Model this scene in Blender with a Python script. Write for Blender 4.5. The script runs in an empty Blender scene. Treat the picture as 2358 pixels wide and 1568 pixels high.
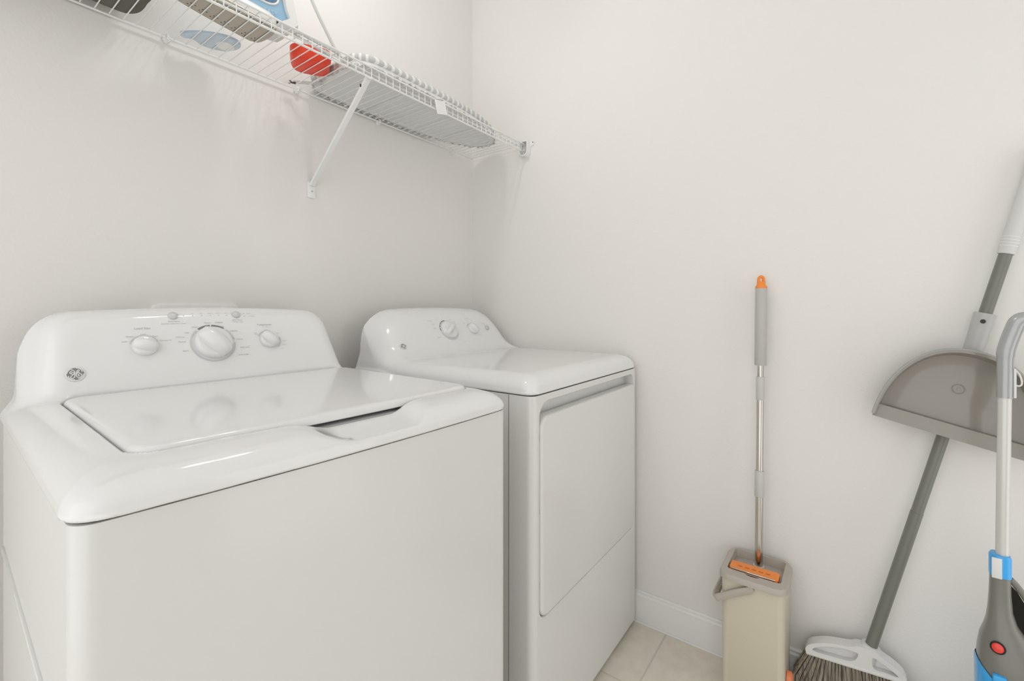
import bpy, bmesh, math, random
import numpy as np
from mathutils import Vector, Matrix
random.seed(7)
PI = math.pi
C = bpy.context.scene.collection
scn = bpy.context.scene

# ------------------------------------------------------------------ camera
RX, BY = 1.585, 1.39          # inner faces of the right wall (x) and of the back wall (y)
cam_d = bpy.data.cameras.new('camera'); cam = bpy.data.objects.new('camera', cam_d); C.objects.link(cam)
cam.location = (0, 0, 1.12)
cam.rotation_euler = (PI/2, 0, math.radians(36.3 - 90))
cam_d.sensor_fit = 'HORIZONTAL'; cam_d.sensor_width = 36
cam_d.lens = 36*1050/2358
cam_d.shift_y = -77/2358
cam_d.clip_start = 0.02
scn.camera = cam
# ------------------------------------------------------------------ world, lamp, exposure
w = bpy.data.worlds.new('ambient_fill'); scn.world = w; w.use_nodes = True
bg = w.node_tree.nodes['Background']; bg.inputs[0].default_value = (1.0, 1.0, 1.0, 1); bg.inputs[1].default_value = 1.5  # uniform white fill light, added; enters by the open left side and doorway
LAMP = (0.68, 0.92, 2.36); LAMP_STRENGTH = 82
vs = scn.view_settings
vs.view_transform = 'Standard'; vs.look = 'None'; vs.exposure = 0.0; vs.gamma = 1; vs.use_curve_mapping = False

# ------------------------------------------------------------------ materials
def mat(name, col, rough=0.5, metal=0.0, spec=0.5, coat=0.0, trans=0.0, alpha=1.0, emit=0.0):
    m = bpy.data.materials.new(name); m.use_nodes = True
    b = m.node_tree.nodes['Principled BSDF']
    b.inputs['Base Color'].default_value = (*col, 1); b.inputs['Roughness'].default_value = rough
    b.inputs['Metallic'].default_value = metal; b.inputs['Specular IOR Level'].default_value = spec
    b.inputs['Coat Weight'].default_value = coat; b.inputs['Coat Roughness'].default_value = 0.05
    b.inputs['Transmission Weight'].default_value = trans; b.inputs['Alpha'].default_value = alpha
    if emit:
        b.inputs['Emission Color'].default_value = (1, 0.985, 0.95, 1); b.inputs['Emission Strength'].default_value = emit
    return m
def nodes(m):
    nt = m.node_tree
    return nt, nt.nodes['Principled BSDF'], lambda t: nt.nodes.new(t), nt.links.new
def bump(m, scale, strength, dist=0.001, detail=3.0):
    nt, b, N, L = nodes(m)
    tc = N('ShaderNodeTexCoord'); n = N('ShaderNodeTexNoise'); n.inputs['Scale'].default_value = scale; n.inputs['Detail'].default_value = detail
    bp = N('ShaderNodeBump'); bp.inputs['Strength'].default_value = strength; bp.inputs['Distance'].default_value = dist
    L(tc.outputs['Object'], n.inputs['Vector']); L(n.outputs['Fac'], bp.inputs['Height']); L(bp.outputs['Normal'], b.inputs['Normal'])
    return m
WALL = bump(mat('painted_wall', (0.81, 0.795, 0.768), 0.62, spec=0.3), 170, 0.20, 0.0016, 2)
CEIL = mat('ceiling_paint', (0.88, 0.88, 0.865), 0.8)
TRIM = mat('trim_paint', (0.83, 0.825, 0.81), 0.3)
ENAM = mat('white_enamel', (0.80, 0.80, 0.795), 0.10, coat=0.3)
CABI = mat('white_cabinet_steel', (0.725, 0.725, 0.705), 0.2, coat=0.1)
KNOB = mat('white_knob_plastic', (0.79, 0.79, 0.79), 0.12, coat=0.4)
BTN = mat('silver_grey_button', (0.60, 0.60, 0.59), 0.22)
PRINT = mat('grey_print', (0.46, 0.46, 0.455), 0.5)
PRINT_L = mat('pale_grey_print', (0.62, 0.62, 0.63), 0.5)
PRINT_D = mat('dark_grey_print', (0.22, 0.22, 0.215), 0.5)
DARK = mat('dark_gap', (0.02, 0.02, 0.02), 0.6)
WIRE = mat('white_vinyl_wire', (0.83, 0.83, 0.815), 0.35)
BEIGE = mat('beige_bucket_plastic', (0.64, 0.59, 0.475), 0.38)
TAUPE = mat('taupe_plastic', (0.47, 0.425, 0.375), 0.42)
ORANGE = mat('orange_plastic', (0.90, 0.27, 0.04), 0.4)
CHROME = mat('chrome_pole', (0.62, 0.58, 0.54), 0.14, metal=1.0)
GREYP = mat('warm_grey_plastic', (0.49, 0.485, 0.455), 0.55)
GREYC = mat('pale_grey_collar', (0.56, 0.56, 0.535), 0.5)
BROOMH = mat('olive_grey_handle', (0.185, 0.187, 0.16), 0.3)
BROOMW = mat('white_broom_plastic', (0.74, 0.74, 0.735), 0.4)
PAN = mat('dark_taupe_gloss', (0.265, 0.245, 0.215), 0.10, coat=0.4)
PANC = mat('grey_clip_plastic', (0.46, 0.46, 0.45), 0.3)
VACG = mat('vacuum_grey_plastic', (0.20, 0.197, 0.172), 0.3, coat=0.2)
VACB = mat('vacuum_blue_plastic', (0.045, 0.40, 0.87), 0.25, coat=0.2)
VACH = mat('silver_grey_grip', (0.42, 0.43, 0.43), 0.22, metal=0.35)
POLEW = mat('pale_tube', (0.66, 0.66, 0.62), 0.25, metal=0.2)
RED = mat('red_plastic', (0.85, 0.055, 0.018), 0.35)
REDB = mat('red_button_plastic', (0.80, 0.045, 0.025), 0.2, coat=0.3)
BLACKG = mat('smoked_black_plastic', (0.008, 0.008, 0.007), 0.25, spec=0.25)
BLACK = mat('black_rubber', (0.02, 0.02, 0.02), 0.45)
CLOTH = bump(mat('dark_olive_cloth', (0.13, 0.125, 0.10), 0.9), 40, 0.5, 0.01)
SOLE = mat('brushed_soleplate', (0.47, 0.43, 0.36), 0.38, metal=0.55)
TANK = mat('blue_translucent_tank', (0.30, 0.50, 0.68), 0.08, coat=0.4)
TANKD = mat('deep_blue_plastic', (0.05, 0.22, 0.50), 0.15)
IRONW = mat('white_iron_plastic', (0.82, 0.82, 0.80), 0.3)
PALEB = mat('pale_blue_plastic', (0.55, 0.65, 0.73), 0.3)
CORDW = mat('pale_grey_cord', (0.66, 0.66, 0.645), 0.5)
PAPER = mat('white_paper', (0.86, 0.86, 0.84), 0.7)
TAGC = mat('clear_grey_plastic', (0.70, 0.68, 0.665), 0.2, alpha=0.55)
BULB = mat('lit_bulb', (1, 1, 1), 0.4, emit=LAMP_STRENGTH)
NICKEL = mat('brushed_nickel', (0.7, 0.68, 0.65), 0.3, metal=1.0)

def tile_mat():
    m = mat('cream_tile', (0.6, 0.55, 0.45), 0.35); nt, b, N, L = nodes(m)
    tc = N('ShaderNodeTexCoord'); mp = N('ShaderNodeMapping'); br = N('ShaderNodeTexBrick')
    T = 0.33
    mp.inputs['Location'].default_value = (-1.294, -0.499, 0)
    br.offset = 0; br.squash = 1
    br.inputs['Scale'].default_value = 1; br.inputs['Brick Width'].default_value = T; br.inputs['Row Height'].default_value = T
    br.inputs['Mortar Size'].default_value = 0.0028; br.inputs['Mortar Smooth'].default_value = 0.2
    n = N('ShaderNodeTexNoise'); n.inputs['Scale'].default_value = 26; n.inputs['Detail'].default_value = 6
    cr = N('ShaderNodeValToRGB'); cr.color_ramp.elements[0].position = 0.3; cr.color_ramp.elements[1].position = 0.72
    cr.color_ramp.elements[0].color = (0.74, 0.685, 0.59, 1); cr.color_ramp.elements[1].color = (0.82, 0.775, 0.68, 1)
    L(tc.outputs['Object'], mp.inputs['Vector']); L(mp.outputs['Vector'], br.inputs['Vector']); L(tc.outputs['Object'], n.inputs['Vector'])
    L(n.outputs['Fac'], cr.inputs['Fac']); L(cr.outputs['Color'], br.inputs['Color1']); L(cr.outputs['Color'], br.inputs['Color2'])
    br.inputs['Mortar'].default_value = (0.62, 0.595, 0.53, 1)
    L(br.outputs['Color'], b.inputs['Base Color'])
    bp = N('ShaderNodeBump'); bp.inputs['Strength'].default_value = 0.4; bp.inputs['Distance'].default_value = 0.002; bp.invert = True
    L(br.outputs['Fac'], bp.inputs['Height']); L(bp.outputs['Normal'], b.inputs['Normal'])
    return m
TILE = tile_mat()
def mesh_mat():
    """expanded steel mesh: fine diamond lattice"""
    m = mat('expanded_steel_mesh', (0.5, 0.5, 0.5), 0.5); nt, b, N, L = nodes(m)
    tc = N('ShaderNodeTexCoord')
    outs = []
    for ang in (0.55, -0.55):
        mp = N('ShaderNodeMapping'); mp.inputs['Rotation'].default_value = (0, 0, ang + PI/2)
        wv = N('ShaderNodeTexWave'); wv.inputs['Scale'].default_value = 60; wv.wave_profile = 'SIN'
        L(tc.outputs['Object'], mp.inputs['Vector']); L(mp.outputs['Vector'], wv.inputs['Vector']); outs.append(wv.outputs['Fac'])
    mx = N('ShaderNodeMath'); mx.operation = 'MAXIMUM'; L(outs[0], mx.inputs[0]); L(outs[1], mx.inputs[1])
    cr = N('ShaderNodeValToRGB'); cr.color_ramp.elements[0].position = 0.55; cr.color_ramp.elements[1].position = 0.93
    cr.color_ramp.elements[0].color = (0.75, 0.75, 0.755, 1); cr.color_ramp.elements[1].color = (0.84, 0.84, 0.84, 1)
    L(mx.outputs[0], cr.inputs['Fac']); L(cr.outputs['Color'], b.inputs['Base Color'])
    return m
MESH = mesh_mat()
def stripe_mat():
    """white cotton with grey chevron bars"""
    m = mat('chevron_cotton', (0.8, 0.8, 0.8), 0.85); nt, b, N, L = nodes(m)
    tc = N('ShaderNodeTexCoord'); sp = N('ShaderNodeSeparateXYZ'); L(tc.outputs['Object'], sp.inputs[0])
    pp = N('ShaderNodeMath'); pp.operation = 'PINGPONG'; pp.inputs[1].default_value = 0.045; L(sp.outputs['Y'], pp.inputs[0])
    ad = N('ShaderNodeMath'); ad.operation = 'ADD'; L(sp.outputs['X'], ad.inputs[0]); L(pp.outputs[0], ad.inputs[1])
    mu = N('ShaderNodeMath'); mu.operation = 'MULTIPLY'; mu.inputs[1].default_value = 38; L(ad.outputs[0], mu.inputs[0])
    fr = N('ShaderNodeMath'); fr.operation = 'FRACT'; L(mu.outputs[0], fr.inputs[0])
    cr = N('ShaderNodeValToRGB'); cr.color_ramp.interpolation = 'CONSTANT'
    cr.color_ramp.elements[0].color = (0.55, 0.55, 0.54, 1); cr.color_ramp.elements[1].color = (0.80, 0.80, 0.79, 1); cr.color_ramp.elements[1].position = 0.62
    L(fr.outputs[0], cr.inputs['Fac']); L(cr.outputs['Color'], b.inputs['Base Color'])
    return m
CHEV = stripe_mat()
def bristle_mat():
    m = mat('grey_brown_bristle', (0.3, 0.26, 0.2), 0.6); nt, b, N, L = nodes(m)
    tc = N('ShaderNodeTexCoord'); n = N('ShaderNodeTexNoise'); n.inputs['Scale'].default_value = 220
    mp = N('ShaderNodeMapping'); mp.inputs['Scale'].default_value = (1, 1, 0.06)
    cr = N('ShaderNodeValToRGB'); cr.color_ramp.elements[0].position = 0.35; cr.color_ramp.elements[1].position = 0.65
    cr.color_ramp.elements[0].color = (0.17, 0.15, 0.115, 1); cr.color_ramp.elements[1].color = (0.47, 0.43, 0.355, 1)
    L(tc.outputs['Object'], mp.inputs['Vector']); L(mp.outputs['Vector'], n.inputs['Vector']); L(n.outputs['Fac'], cr.inputs['Fac']); L(cr.outputs['Color'], b.inputs['Base Color'])
    return m
BRIS = bristle_mat()

# ------------------------------------------------------------------ mesh helpers
def link_mesh(name, me, m, parent=None, smooth=35):
    ob = bpy.data.objects.new(name, me); C.objects.link(ob)
    for mm in (m if isinstance(m, (list, tuple)) else [m]): me.materials.append(mm)
    if smooth is not None:
        for p in me.polygons: p.use_smooth = True
        me.set_sharp_from_angle(angle=math.radians(smooth))
    if parent is not None: ob.parent = parent
    return ob
def root_of(o):
    while o.parent is not None: o = o.parent
    return o
LOCAL = set()
def build(name, bm, m, parent=None, smooth=35):
    """links a bmesh (world coordinates, or the thing's own frame when its root is in LOCAL) as ONE mesh object"""
    bmesh.ops.recalc_face_normals(bm, faces=bm.faces)
    if parent is not None:
        r = root_of(parent)
        if r.name not in LOCAL:
            off = r.location
            if off.length > 0: bmesh.ops.translate(bm, verts=bm.verts, vec=-off)
    me = bpy.data.meshes.new(name); bm.to_mesh(me); bm.free()
    return link_mesh(name, me, m, parent, smooth)
def thing(name, label, cat, loc=(0, 0, 0), rotz=0, local=False, group=None):
    o = bpy.data.objects.new(name, None); C.objects.link(o); o.empty_display_size = 0.05
    o.location = loc; o.rotation_euler = (0, 0, rotz)
    o['label'] = label; o['category'] = cat
    if group: o['group'] = group
    if local: LOCAL.add(o.name)
    return o
def tag(o, label, cat, group=None):
    o['label'] = label; o['category'] = cat
    if group: o['group'] = group
    return o
def struct(name, bm, m, smooth=None):
    o = build(name, bm, m, None, smooth); o['kind'] = 'structure'; return o
def B(): return bmesh.new()
def face(bm, vs_):
    try: return bm.faces.new(vs_)
    except ValueError: return None
def frame(o, x, y, z):
    x, y, z = Vector(x).normalized(), Vector(y).normalized(), Vector(z).normalized()
    return Matrix(((x.x, y.x, z.x, o[0]), (x.y, y.y, z.y, o[1]), (x.z, y.z, z.z, o[2]), (0, 0, 0, 1)))
def axis_frame(p, d, up=(0, 0, 1)):
    d = Vector(d).normalized(); u = Vector(up)
    if abs(d.dot(u)) > 0.95: u = Vector((1, 0, 0))
    x = u.cross(d).normalized(); y = d.cross(x)
    return frame(p, x, y, d)
def add_box(bm, c, s, bev=0.0, seg=2, M=None):
    r = bmesh.ops.create_cube(bm, size=1.0)
    vs_ = r['verts']
    bmesh.ops.scale(bm, vec=s, verts=vs_)
    if bev > 0:
        es = list({e for v in vs_ for e in v.link_edges})
        rb = bmesh.ops.bevel(bm, geom=es, offset=bev, segments=seg, profile=0.5, affect='EDGES')
        vs_ = list({v for f in rb['faces'] for v in f.verts} | {v for v in vs_ if v.is_valid})
    bmesh.ops.translate(bm, vec=c, verts=vs_)
    if M is not None: bmesh.ops.transform(bm, matrix=M, verts=vs_)
    return vs_
def add_rings(bm, rings, cap0=True, cap1=True, closed=False):
    vr = [[bm.verts.new(p) for p in r] for r in rings]
    n = len(vr[0]); m = len(vr)
    for i in range(m if closed else m - 1):
        a, b = vr[i], vr[(i + 1) % m]
        for j in range(n): face(bm, (a[j], a[(j + 1) % n], b[(j + 1) % n], b[j]))
    if not closed:
        if cap0: face(bm, vr[0][::-1])
        if cap1: face(bm, vr[-1])
    return vr
def add_tube(bm, pts, r, seg=10, closed=False, flat=None, up=(0, 0, 1)):
    """round tube, or a flat strap when flat=(half width, half thickness); r may be a list"""
    pts = [Vector(p) for p in pts]; n = len(pts); rings = []
    px = None
    for i, p in enumerate(pts):
        if closed: d = pts[(i + 1) % n] - pts[i - 1]
        else: d = pts[min(i + 1, n - 1)] - pts[max(i - 1, 0)]
        d.normalize()
        if px is None:
            u = Vector(up)
            if abs(u.dot(d)) > 0.95: u = Vector((1, 0, 0)) if abs(d.x) < 0.9 else Vector((0, 1, 0))
            x = u.cross(d).normalized()
        else:
            x = px - d * px.dot(d); x.normalize()
        px = x; y = d.cross(x)
        rr = r[i] if isinstance(r, (list, tuple)) else r
        if flat:
            a, b_ = flat
            ring = [p + x*sx*b_ + y*sy*a for sx, sy in ((-1, -0.85), (-0.6, -1), (0.6, -1), (1, -0.85), (1, 0.85), (0.6, 1), (-0.6, 1), (-1, 0.85))]
        else:
            ring = [p + (x*math.cos(2*PI*k/seg) + y*math.sin(2*PI*k/seg))*rr for k in range(seg)]
        rings.append(ring)
    add_rings(bm, rings, closed=closed)
def add_lathe(bm, prof, M, seg=32, sx=1.0, sy=1.0):
    rings = [[M @ Vector((r*math.cos(2*PI*k/seg)*sx, r*math.sin(2*PI*k/seg)*sy, z)) for k in range(seg)] for r, z in prof]
    add_rings(bm, rings)
def add_prism(bm, poly, z0, z1, M=None, bev=0.0, seg=2):
    M = M or Matrix()
    if bev > 0:
        cx = sum(p[0] for p in poly)/len(poly); cy = sum(p[1] for p in poly)/len(poly)
        rings = []
        for k in range(seg + 1):
            a = PI/2*k/seg; rings.append((bev*(1 - math.sin(a)), z0 + bev*(1 - math.cos(a))))
        for k in range(seg + 1):
            a = PI/2*k/seg; rings.append((bev*(1 - math.cos(a)), z1 - bev*(1 - math.sin(a))))
        add_rings(bm, [[M @ Vector((*q, z)) for q in inset(poly, o)] for o, z in rings])
    else:
        add_rings(bm, [[M @ Vector((*p, z0)) for p in poly], [M @ Vector((*p, z1)) for p in poly]])
def inset(poly, d):
    n = len(poly); out = []
    A = sum(poly[i][0]*poly[(i+1) % n][1] - poly[(i+1) % n][0]*poly[i][1] for i in range(n))
    sg = 1 if A > 0 else -1
    for i in range(n):
        p0, p1, p2 = Vector(poly[i-1]), Vector(poly[i]), Vector(poly[(i+1) % n])
        e1 = (p1 - p0); e2 = (p2 - p1)
        if e1.length < 1e-9 or e2.length < 1e-9: out.append(tuple(p1)); continue
        e1.normalize(); e2.normalize()
        n1 = Vector((-e1.y, e1.x))*sg; n2 = Vector((-e2.y, e2.x))*sg
        b = n1 + n2
        k = d/max(0.3, 1 + n1.dot(n2)) if b.length > 1e-6 else 0
        out.append(tuple(p1 + b*k))
    return out
def rrect(x0, y0, x1, y1, r, seg=6):
    if not isinstance(r, (list, tuple)): r = [r]*4
    out = []
    for (cx, cy, a0), rr in zip(((x1, y1, 0), (x0, y1, PI/2), (x0, y0, PI), (x1, y0, 3*PI/2)), r):
        ox = cx - rr if cx == x1 else cx + rr; oy = cy - rr if cy == y1 else cy + rr
        for k in range(seg + 1):
            a = a0 + PI/2*k/seg; out.append((ox + rr*math.cos(a), oy + rr*math.sin(a)))
    return out
def smooth_path(pts, n=8, closed=False):
    pts = [Vector(p) for p in pts]; N = len(pts); out = []
    rng = range(N) if closed else range(N - 1)
    for i in rng:
        if closed: p0, p1, p2, p3 = pts[i-1], pts[i], pts[(i+1) % N], pts[(i+2) % N]
        else: p0, p1, p2, p3 = pts[max(i-1, 0)], pts[i], pts[i+1], pts[min(i+2, N-1)]
        for k in range(n):
            t = k/n
            out.append(0.5*((2*p1) + (p2 - p0)*t + (2*p0 - 5*p1 + 4*p2 - p3)*t*t + (3*p1 - p0 - 3*p2 + p3)*t**3))
    if not closed: out.append(pts[-1])
    return out
def add_text(bm, body, size, M, align='CENTER'):
    cu = bpy.data.curves.new('lettering', 'FONT'); cu.body = body; cu.size = size; cu.align_x = align; cu.align_y = 'CENTER'; cu.resolution_u = 2
    ob = bpy.data.objects.new('lettering', cu); C.objects.link(ob)
    dg = bpy.context.evaluated_depsgraph_get()
    me = bpy.data.meshes.new_from_object(ob.evaluated_get(dg))
    n0 = len(bm.verts); bm.from_mesh(me); bm.verts.ensure_lookup_table()
    bmesh.ops.transform(bm, matrix=M, verts=bm.verts[n0:])
    bpy.data.objects.remove(ob); bpy.data.curves.remove(cu); bpy.data.meshes.remove(me)
def add_disc(bm, M, r, seg=16, h=0.0004):
    add_lathe(bm, [(r, 0), (r, h)], M, seg)
def add_arc(bm, M, r, wdt, a0, a1, seg=24, h=0.0004):
    """flat ring sector printed on a face; angles clockwise from up, in degrees"""
    vi, vo = [], []
    for k in range(seg + 1):
        a = math.radians(a0 + (a1 - a0)*k/seg); s, c_ = math.sin(a), math.cos(a)
        vi.append(bm.verts.new(M @ Vector((s*(r - wdt/2), c_*(r - wdt/2), h)))); vo.append(bm.verts.new(M @ Vector((s*(r + wdt/2), c_*(r + wdt/2), h))))
    for k in range(seg): face(bm, (vi[k], vi[k+1], vo[k+1], vo[k]))

def add_frame_plate(bm, poly, holes, z0, z1, M):
    """plate with through-holes"""
    tb = bmesh.new(); edges = []
    for lp in [poly] + holes:
        vv = [tb.verts.new((*p, 0)) for p in lp]
        for i in range(len(vv)): edges.append(tb.edges.new((vv[i], vv[(i + 1) % len(vv)])))
    bmesh.ops.triangle_fill(tb, use_beauty=True, edges=edges)
    tb.verts.index_update(); co = [v.co.copy() for v in tb.verts]; fs = [[v.index for v in f.verts] for f in tb.faces]
    a = [bm.verts.new(M @ Vector((c.x, c.y, z0))) for c in co]; b = [bm.verts.new(M @ Vector((c.x, c.y, z1))) for c in co]
    for f in fs: face(bm, [a[i] for i in f]); face(bm, [b[i] for i in f][::-1])
    n0 = 0
    for lp in [poly] + holes:
        n = len(lp)
        for i in range(n): face(bm, (a[n0 + i], a[n0 + (i+1) % n], b[n0 + (i+1) % n], b[n0 + i]))
        n0 += n
    tb.free()

# ------------------------------------------------------------------ implicit shapes (for the moulded tops)
def smin(a, b, k):
    h = np.clip(0.5 + 0.5*(b - a)/k, 0, 1); return b*(1 - h) + a*h - k*h*(1 - h)
def smax(a, b, k): return -smin(-a, -b, k)
def rbox2(x, y, hx, hy, r):
    qx = np.abs(x) - hx + r; qy = np.abs(y) - hy + r
    return np.minimum(np.maximum(qx, qy), 0) + np.sqrt(np.maximum(qx, 0)**2 + np.maximum(qy, 0)**2) - r
def sdf_object(name, f, lo, hi, h, m, parent, project=4):
    ax = [np.arange(lo[i], hi[i] + h, h) for i in range(3)]
    nx, ny, nz = map(len, ax)
    X, Y, Z = np.meshgrid(*ax, indexing='ij'); F = f(X, Y, Z)
    ins = F < 0
    cnt = np.zeros((nx-1, ny-1, nz-1), int)
    for dx in (0, 1):
        for dy in (0, 1):
            for dz in (0, 1): cnt += ins[dx:nx-1+dx, dy:ny-1+dy, dz:nz-1+dz]
    act = (cnt > 0) & (cnt < 8)
    idx = -np.ones(act.shape, int); cells = np.argwhere(act); idx[act] = np.arange(len(cells))
    acc = np.zeros((len(cells), 3)); num = np.zeros(len(cells))
    i, j, k = cells.T
    corners = [(a, b, c) for a in (0, 1) for b in (0, 1) for c in (0, 1)]
    for a in corners:
        for b in corners:
            if sum(abs(a[q] - b[q]) for q in range(3)) != 1 or a > b: continue
            fa = F[i+a[0], j+a[1], k+a[2]]; fb = F[i+b[0], j+b[1], k+b[2]]
            cr = (fa < 0) != (fb < 0)
            t = np.where(cr, fa/np.where(cr, fa - fb, 1), 0)
            for q in range(3): acc[:, q] += np.where(cr, a[q] + t*(b[q] - a[q]), 0)
            num += cr
    V = np.array(lo) + (cells + acc/num[:, None])*h
    def grad(P, e=h*0.4):
        g = np.zeros_like(P)
        for q in range(3):
            d = np.zeros(3); d[q] = e
            g[:, q] = (f(*(P + d).T) - f(*(P - d).T))/(2*e)
        return g
    for _ in range(project):
        g = grad(V); fv = f(*V.T); gg = (g*g).sum(1) + 1e-9
        step = -(fv/gg)[:, None]*g
        ln = np.linalg.norm(step, axis=1, keepdims=True); V = V + step*np.minimum(1, (h*0.5)/(ln + 1e-12))
    quads = []
    for ax_ in range(3):
        o1, o2 = (ax_ + 1) % 3, (ax_ + 2) % 3
        sl0 = [slice(None)]*3; sl1 = [slice(None)]*3; sl0[ax_] = slice(0, -1); sl1[ax_] = slice(1, None)
        cross = ins[tuple(sl0)] != ins[tuple(sl1)]
        E = np.argwhere(cross)
        E = E[(E[:, o1] > 0) & (E[:, o2] > 0) & (E[:, o1] < (nx, ny, nz)[o1]-1) & (E[:, o2] < (nx, ny, nz)[o2]-1)]
        if not len(E): continue
        fl = ins[tuple(E.T)]
        def cid(d1, d2):
            e = E.copy(); e[:, o1] -= d1; e[:, o2] -= d2; return idx[tuple(e.T)]
        q = np.stack([cid(1, 1), cid(0, 1), cid(0, 0), cid(1, 0)], 1)
        q[~fl] = q[~fl][:, ::-1]; quads.append(q)
    Q = np.concatenate(quads); Q = Q[(Q >= 0).all(1)]
    me = bpy.data.meshes.new(name); me.from_pydata(V.tolist(), [], Q.tolist()); me.update()
    ob = link_mesh(name, me, m, parent, smooth=None)
    for p in me.polygons: p.use_smooth = True
    g = grad(V); g /= np.linalg.norm(g, axis=1, keepdims=True) + 1e-9
    me.normals_split_custom_set_from_vertices(g.tolist())
    return ob

# ================================================================== THE SETTING
bm = B(); add_box(bm, (0.2, 0.17, -0.05), (2.94, 2.56, 0.1)); struct('floor', bm, TILE)
bm = B(); add_box(bm, (0.2, 0.17, 2.75), (2.94, 2.56, 0.1)); struct('ceiling', bm, CEIL)
bm = B(); add_box(bm, (0.235, BY + 0.05, 1.35), (2.9, 0.1, 2.7)); struct('wall_back', bm, WALL)
bm = B(); add_box(bm, (RX + 0.05, 0.14, 1.35), (0.1, 2.5, 2.7)); struct('wall_right', bm, WALL)
# unseen front wall; doorway opening added so light reaches the dryer front
bm = B(); xs = [(-1.165, 0), (-1.165, 2.7), (1.635, 2.7), (1.635, 0), (1.50, 0), (1.50, 2.05), (0.62, 2.05), (0.62, 0)]
add_rings(bm, [[(x, y, z) for x, z in xs] for y in (-1.11, -1.21)]); struct('wall_front', bm, WALL)
def baseboard(name, pts, nrm):
    prof = [(0, 0), (0.012, 0), (0.012, 0.078), (0.0105, 0.083), (0.0105, 0.094), (0.0075, 0.100), (0.0075, 0.106), (0.004, 0.110), (0, 0.110)]
    bm = B(); rings = []
    for p in pts: rings.append([Vector((p[0] + nrm[0]*o, p[1] + nrm[1]*o, z)) for o, z in prof])
    add_rings(bm, rings); return struct(name, bm, TRIM, 20)
baseboard('baseboard_right', [(RX, BY), (RX, -1.08)], (-1, 0))
baseboard('baseboard_back', [(-1.2, BY), (RX - 0.014, BY)], (0, -1))
bm = B(); add_tube(bm, [(RX - 0.0135, BY - 0.02, 0.002), (RX - 0.0135, -1.08, 0.002)], 0.0035, 8); struct('trim_1', bm, TRIM, 40)

# ceiling lamp (the room's own light, seen as highlights on the washer)
t = thing('ceiling_light', 'two-bulb ceiling lamp in the middle of the laundry room ceiling', 'lamp', (LAMP[0], LAMP[1], 2.70))
bm = B(); add_lathe(bm, [(0.0001, 2.70), (0.07, 2.70), (0.07, 2.685), (0.05, 2.672), (0.012, 2.668), (0.010, 2.480), (0.10, 2.475), (0.11, 2.465), (0.10, 2.452), (0.0001, 2.450)], Matrix.Translation((LAMP[0], LAMP[1], 0))); build('ceiling_plate', bm, NICKEL, t)
for s in (-1, 1):
    M = Matrix.Translation((LAMP[0] + s*0.070, LAMP[1], 0))
    bm = B(); add_lathe(bm, [(0.0001, 2.455), (0.018, 2.455), (0.018, 2.380), (0.0001, 2.380)], M, 20); build('socket', bm, NICKEL, t)
    bm = B(); bmesh.ops.create_uvsphere(bm, u_segments=20, v_segments=12, radius=0.029, matrix=M @ Matrix.Translation((0, 0, LAMP[2]))); build('bulb', bm, BULB, t, 180)

# ================================================================== APPLIANCES
def plan_cabinet(hw, depth, r, bow):
    """plan outline of a cabinet, front at y=0"""
    pts = [(-hw, depth), ]
    for k in range(7):
        a = PI + PI/2*k/6; pts.append((-hw + r + r*math.cos(a), r + r*math.sin(a)))
    for k in range(1, 12):
        x = -hw + r + (2*hw - 2*r)*k/12; pts.append((x, -bow*(1 - (x/hw)**2) + bow*(1 - ((hw - r)/hw)**2)))
    for k in range(7):
        a = 3*PI/2 + PI/2*k/6; pts.append((hw - r + r*math.cos(a), r + r*math.sin(a)))
    pts.append((hw, depth)); return pts
def make_knob(parent, name, M, R, h, ang, grip=1.0):
    bm = B()
    add_lathe(bm, [(R*1.0, 0), (R*1.0, h*0.25), (R*0.93, h*0.42), (R*0.8, h*0.5), (0.0001, h*0.52)], M, 40)
    root = build(name, bm, KNOB, parent, 50)
    # moulded finger grip across the knob
    G = M @ Matrix.Rotation(ang, 4, 'Z'); rings = []
    for k in range(13):
        t_ = -1 + 2*k/12; e = math.sqrt(max(0.02, 1 - t_*t_*0.92))
        wd = R*0.50*grip*(0.55 + 0.45*e); hh = h*(0.50 + 0.62*e)
        rings.append([G @ Vector((wd*a, R*0.97*t_, z)) for a, z in ((-1, 0.2*h), (-0.95, 0.55*hh), (-0.6, 0.93*hh), (0, hh), (0.6, 0.93*hh), (0.95, 0.55*hh), (1, 0.2*h))])
    bm = B(); add_rings(bm, rings); build('finger_grip', bm, KNOB, root, 60)
    return root
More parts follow.
